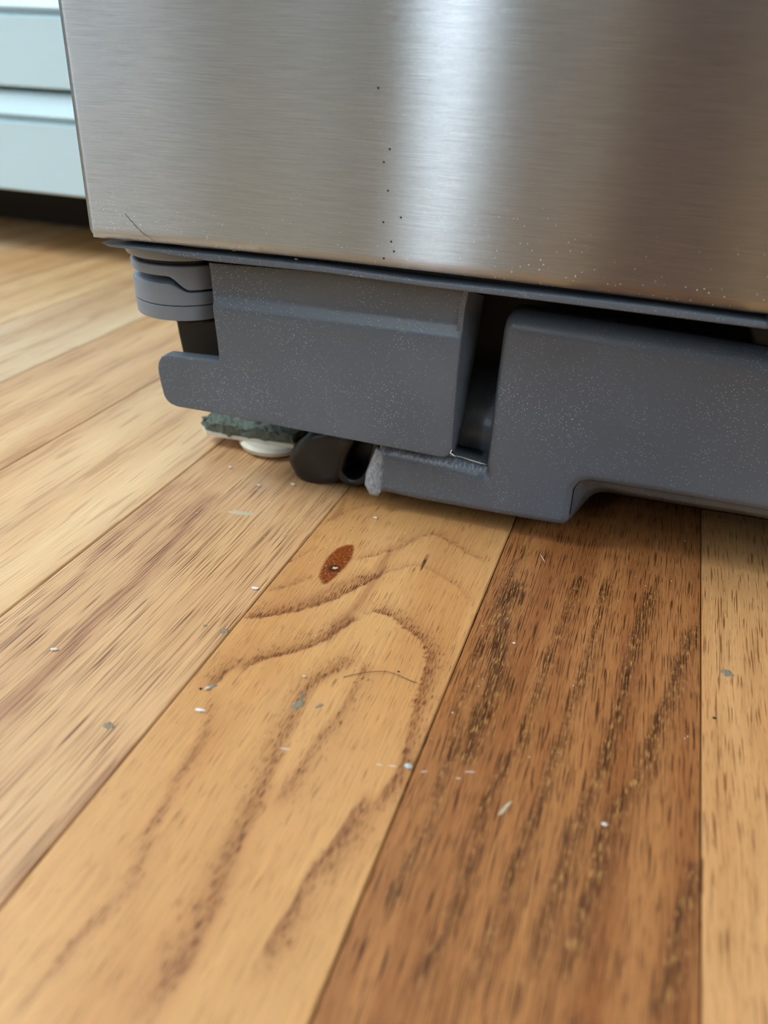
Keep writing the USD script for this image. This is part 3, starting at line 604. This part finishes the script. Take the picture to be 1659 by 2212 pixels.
# levelling foot: white nylon disc under a dusty plate
lg = UsdGeom.Xform.Define(stage, '/World/refrigerator/levelling_foot')
fx, fy = on_floor(594, 987)
fx, fy = fx - .0095*.45, fy + .0095*.89
obj('foot_disc', lathe([(0, 0), (.0095, 0), (.0122, .0012), (.0130, .003), (.0120, .0042), (0, .0042)], fx, fy, 56), m_foot, lg, smooth=40)
def floor_poly(pts, z, dy=0.): return Polygon([(x, y+dy) for x, y in (on_floor(px, py, z) for px, py in pts)])
pz = .0056
pp = [on_floor(x, y, pz) for x, y in ((436, 918), (445, 931), (480, 938), (521, 944), (582, 953), (634, 961))]
plate_top = Polygon([*pp, (pp[-1][0]+.004, pp[-1][1]+.03), (pp[0][0]+.006, pp[0][1]+.022)])
m = trimesh.creation.extrude_polygon(plate_top, .0014, engine='earcut'); m.apply_translation((0, 0, pz-.0014)); obj('foot_plate', m, m_foot, lg)
dm = trimesh.creation.extrude_polygon(plate_top.buffer(-.0002), .0034, engine='earcut'); dm.apply_translation((0, 0, pz+.0001))
dm = dm.subdivide_to_size(.0016); vv = dm.vertices; nz = meshkit.fbm(vv*420, 3, 5) - .5
vv = vv + np.c_[meshkit.fbm(vv*500, 2, 1)-.5, meshkit.fbm(vv*500, 2, 2)-.5, nz*1.4]*.0022
obj('dust_cake', trimesh.Trimesh(vv, dm.faces, process=False), m_fluff, lg, smooth=True, label='grey green cake of lint and dust')
obj('foot_stem', trimesh.creation.cylinder(.005, segment=((fx+.004, fy+.004, .003), (fx+.004, fy+.004, .05))), m_dark, lg, smooth=40)

# black roller housing on the floor
rl = UsdGeom.Xform.Define(stage, '/World/refrigerator/roller')
YR = on_floor(690, 1052)[1]
lump = poly_y([(666, 936), (636, 962), (618, 984), (613, 1000), (620, 1018), (632, 1037), (646, 1048), (668, 1053), (700, 1052), (728, 1047), (737, 1036), (745, 1000), (770, 950), (700, 930)], YR)
def lump_front(x, z):
    q = on_y(688, 1018, YR); s = np.abs((x-q[0]) + .55*(z-q[1])); return YR + .0009*np.clip(s/.008, 0, 1.6)**1.3
obj('roller_housing', slab(lump, lump_front, .022, r=.0030, step=.0010, inner=.0014), m_black, rl, smooth=45)
loop = [on_y(x, y, YR) for x, y in ((724, 1012), (733, 1034), (748, 1046), (767, 1049), (785, 1040), (797, 1018), (806, 985), (812, 955))]
lp = densify(np.array(loop), .0012); L_ = LineString(lp).buffer(.0016, cap_style=1)
obj('roller_loop', slab(L_, YR+.0012, .02, r=.0012, step=.0008, inner=.0012), m_black, rl, smooth=45)
wy = YR+.022
wc = on_y(700, 1000, YR)
obj('roller_wheel', trimesh.creation.cylinder(.0125, segment=((wc[0]+.0016, wy, .0125), (wc[0]+.0206, wy, .0125)), sections=48), m_dark, rl, smooth=40)

# ------------------------------------------------------------------ marks in the floor: sub-parts of the planks they sit in
def flat_blob(px, w, h, ang, z, th, seed, n=14):
    c = on_floor(*px); g = np.random.default_rng(seed); a = np.arange(n)/n*2*math.pi
    rr = 1 + .22*(g.random(n)-.5)*2
    ca, sa = math.cos(ang), math.sin(ang)
    e = np.stack([np.cos(a)*w*rr, np.sin(a)*h*rr], 1); e = np.stack([e[:, 0]*ca - e[:, 1]*sa, e[:, 0]*sa + e[:, 1]*ca], 1) + np.array(c)
    i2 = np.array(c) + (e-np.array(c))*.7
    V = np.vstack([np.c_[e, np.full(n, z)], np.c_[i2, z+th*(.7+.6*g.random(n))], [(c[0], c[1], z+th)]]); Fc = []
    for k in range(n):
        k2 = (k+1) % n; Fc += [(k, k2, n+k2), (k, n+k2, n+k), (n+k, n+k2, 2*n)]
    return V, Fc
def mark(k, name, px, w, h, ang, mat, seed, th=.00012, label=None):
    o = obj(name, flat_blob(px, w, h, ang, .00002, th, seed), mat, PLANKS[k], label=label)
mark(-1, 'wood_filler', (643, 1522), .0019, .0011, 1.25, m_filler, 1); mark(-1, 'wood_filler', (654, 1501), .0013, .0004, 1.1, m_filler, 2)
mark(-1, 'wood_filler', (690, 1525), .0012, .0005, .9, m_filler, 3); mark(-1, 'wood_filler', (457, 1482), .0012, .0007, .7, m_filler, 4)
mark(-2, 'wood_filler', (482, 1363), .0013, .0010, .4, m_filler, 5); mark(-2, 'wood_filler', (235, 1568), .0012, .0011, .2, m_filler, 6)
mark(-2, 'wood_filler', (521, 1108), .0040, .0013, .15, m_filler2, 7); mark(-2, 'wood_filler', (443, 1352), .0006, .0005, 0, m_filler, 8)
mark(1, 'wood_filler', (1571, 1455), .0014, .0014, 0, m_filler, 9); mark(1, 'nail_hole', (1543, 1551), .0004, .0004, 0, m_hole, 10)
mark(-1, 'nail_hole', (434, 1488), .0004, .0004, 0, m_hole, 11); mark(-1, 'nail_hole', (861, 1451), .0003, .0003, 0, m_hole, 12)
mark(-1, 'knot_centre', (724, 1227), .0008, .0006, .3, m_filler2, 13); mark(0, 'finish_scrape', (1091, 1746), .0022, .0004, 1.2, m_filler2, 14)
def scratch(k, a, b, w=.00008):
    p, q = np.array(on_floor(*a)), np.array(on_floor(*b)); d = (q-p)/np.linalg.norm(q-p); nrm = np.array([-d[1], d[0]])*w; z = .00003
    V = np.array([[*p, z], [*(p+.3*(q-p)+nrm), z+.00004], [*(p+.3*(q-p)-nrm), z], [*(p+.7*(q-p)+nrm), z+.00004], [*(p+.7*(q-p)-nrm), z], [*q, z]])
    obj('scratch', (V, [(0, 2, 1), (1, 2, 4), (1, 4, 3), (3, 4, 5)]), m_crumb, PLANKS[k])
for k, a, b in ((-1, (812, 1651), (826, 1653)), (-1, (838, 1654), (858, 1656)), (0, (908, 1668), (924, 1666)), (0, (984, 1681), (996, 1682)), (0, (1002, 1667), (1028, 1668)), (-1, (600, 1615), (630, 1620)),
                (0, (1166, 1196), (1178, 1216))): scratch(k, a, b)

# ------------------------------------------------------------------ loose things: crumbs, hairs, dust
def crumb(px, size, seed, label, name='crumb', flat=.5, ang=0., asp=.6, mat=None, cat='crumb'):
    g = np.random.default_rng(seed); m = trimesh.creation.icosphere(2); v = m.vertices
    v = v*(1 + .35*(meshkit.fbm(v*1.7 + seed*3.3, 2, seed)-.5)*2)[:, None]*np.array([1, asp, flat])*size*.78
    v = v @ np.array([[math.cos(ang), math.sin(ang), 0], [-math.sin(ang), math.cos(ang), 0], [0, 0, 1]]); v[:, 2] -= v[:, 2].min()
    x, y = on_floor(*px); o = obj(name, (v + np.array([x, y, 0.00003]), m.faces), mat or m_crumb, loc=(x, y, 0.), smooth=True); tag(o, label, cat, 'crumbs on the floor' if cat == 'crumb' else None)
crumb((433, 1535), .0016, 1, 'large ragged white paint flake on the golden knotted plank', 'paint_flake', .12, .1, .35, cat='flake')
crumb((118, 1405), .0011, 2, 'white curled flake lying on the pale plank far left', 'paint_flake', .35, .4, .5, cat='flake')
crumb((551, 1272), .0014, 3, 'pale flat flake at the joint left of the knot', 'paint_flake', .2, .1, .5, cat='flake')
crumb((449, 1489), .0009, 4, 'slim white crumb beside the small dark nail hole', 'crumb', .5, .9, .4)
crumb((632, 1049), .0010, 5, 'white crumb touching the front of the black roller', 'crumb', .6)
crumb((559, 1051), .0009, 6, 'white crumb on the floor left of the black roller', 'crumb', .6)
crumb((498, 1012), .0009, 7, 'white crumb on the floor below the dusty levelling foot', 'crumb', .6)
crumb((548, 983), .0010, 8, 'small grey-white crumb against the white nylon foot disc', 'crumb', .6)
crumb((811, 1120), .0009, 9, 'tiny pale ring-shaped crumb below the worn grille arm', 'crumb', .4)
crumb((882, 1657), .0011, 10, 'glossy pale grey drop at the joint of golden and brown planks', 'dried_drop', .4, 0., .8, m_drop, cat='drop')
crumb((1110, 1391), .0005, 11, 'tiny white crumb on the brown plank', 'crumb', .6)
crumb((657, 1463), .0005, 12, 'tiny white crumb above the grey wood filler mark', 'crumb', .6)
crumb((1305, 1783), .0007, 13, 'pale crumb caught in dark grain of the brown plank', 'crumb', .5)
def hair(pts, lift, r, name, label, Y=None):
    P = [(*on_floor(x, y), 0) for x, y in pts] if Y is None else [(on_y(x, y, Y)[0], Y, on_y(x, y, Y)[1]) for x, y in pts]
    P = np.array(P); s = np.linspace(0, 1, len(P)); t = np.linspace(0, 1, 24)
    from scipy.interpolate import CubicSpline
    Q = CubicSpline(s, P)(t)
    if Y is None: Q[:, 2] = r + .0001 + lift*np.sin(np.pi*t)
    o = obj(name, tube(Q, r, 6), m_hair, smooth=True); tag(o, label, 'hair')
hair([(742, 1464), (780, 1457), (820, 1454), (850, 1458), (878, 1469), (901, 1476)], .0004, .00007, 'hair', 'thin dark curved hair lying on the golden plank')
hair([(270, 462), (290, 485), (310, 505), (322, 512), (337, 527)], 0, .00005, 'hair', 'fine dark hair stuck to the steel near the lower left corner', Y=YD-.0001)
# dust specks: nobody could count them
gs = np.random.default_rng(11); V, Fc = [], []
ico = trimesh.creation.icosphere(1)
for k in range(130):
    px = (gs.uniform(420, 1500), gs.uniform(1075, 1650)) if k > 90 else (gs.normal(640, 120), gs.normal(1110, 70))
    x, y = on_floor(*px); s = gs.uniform(.00006, .00015)*(1.5 if k % 17 == 0 else 1)
    V.append(ico.vertices*np.array([s*gs.uniform(.8, 1.6), s, s*.6]) + np.array([x, y, s*.55])); Fc.append(ico.faces + k*len(ico.vertices))
o = obj('dust', (np.vstack(V), np.vstack(Fc)), m_crumb); tag(o, 'pale dust specks scattered over the floor before the refrigerator', 'dust', kind='stuff')
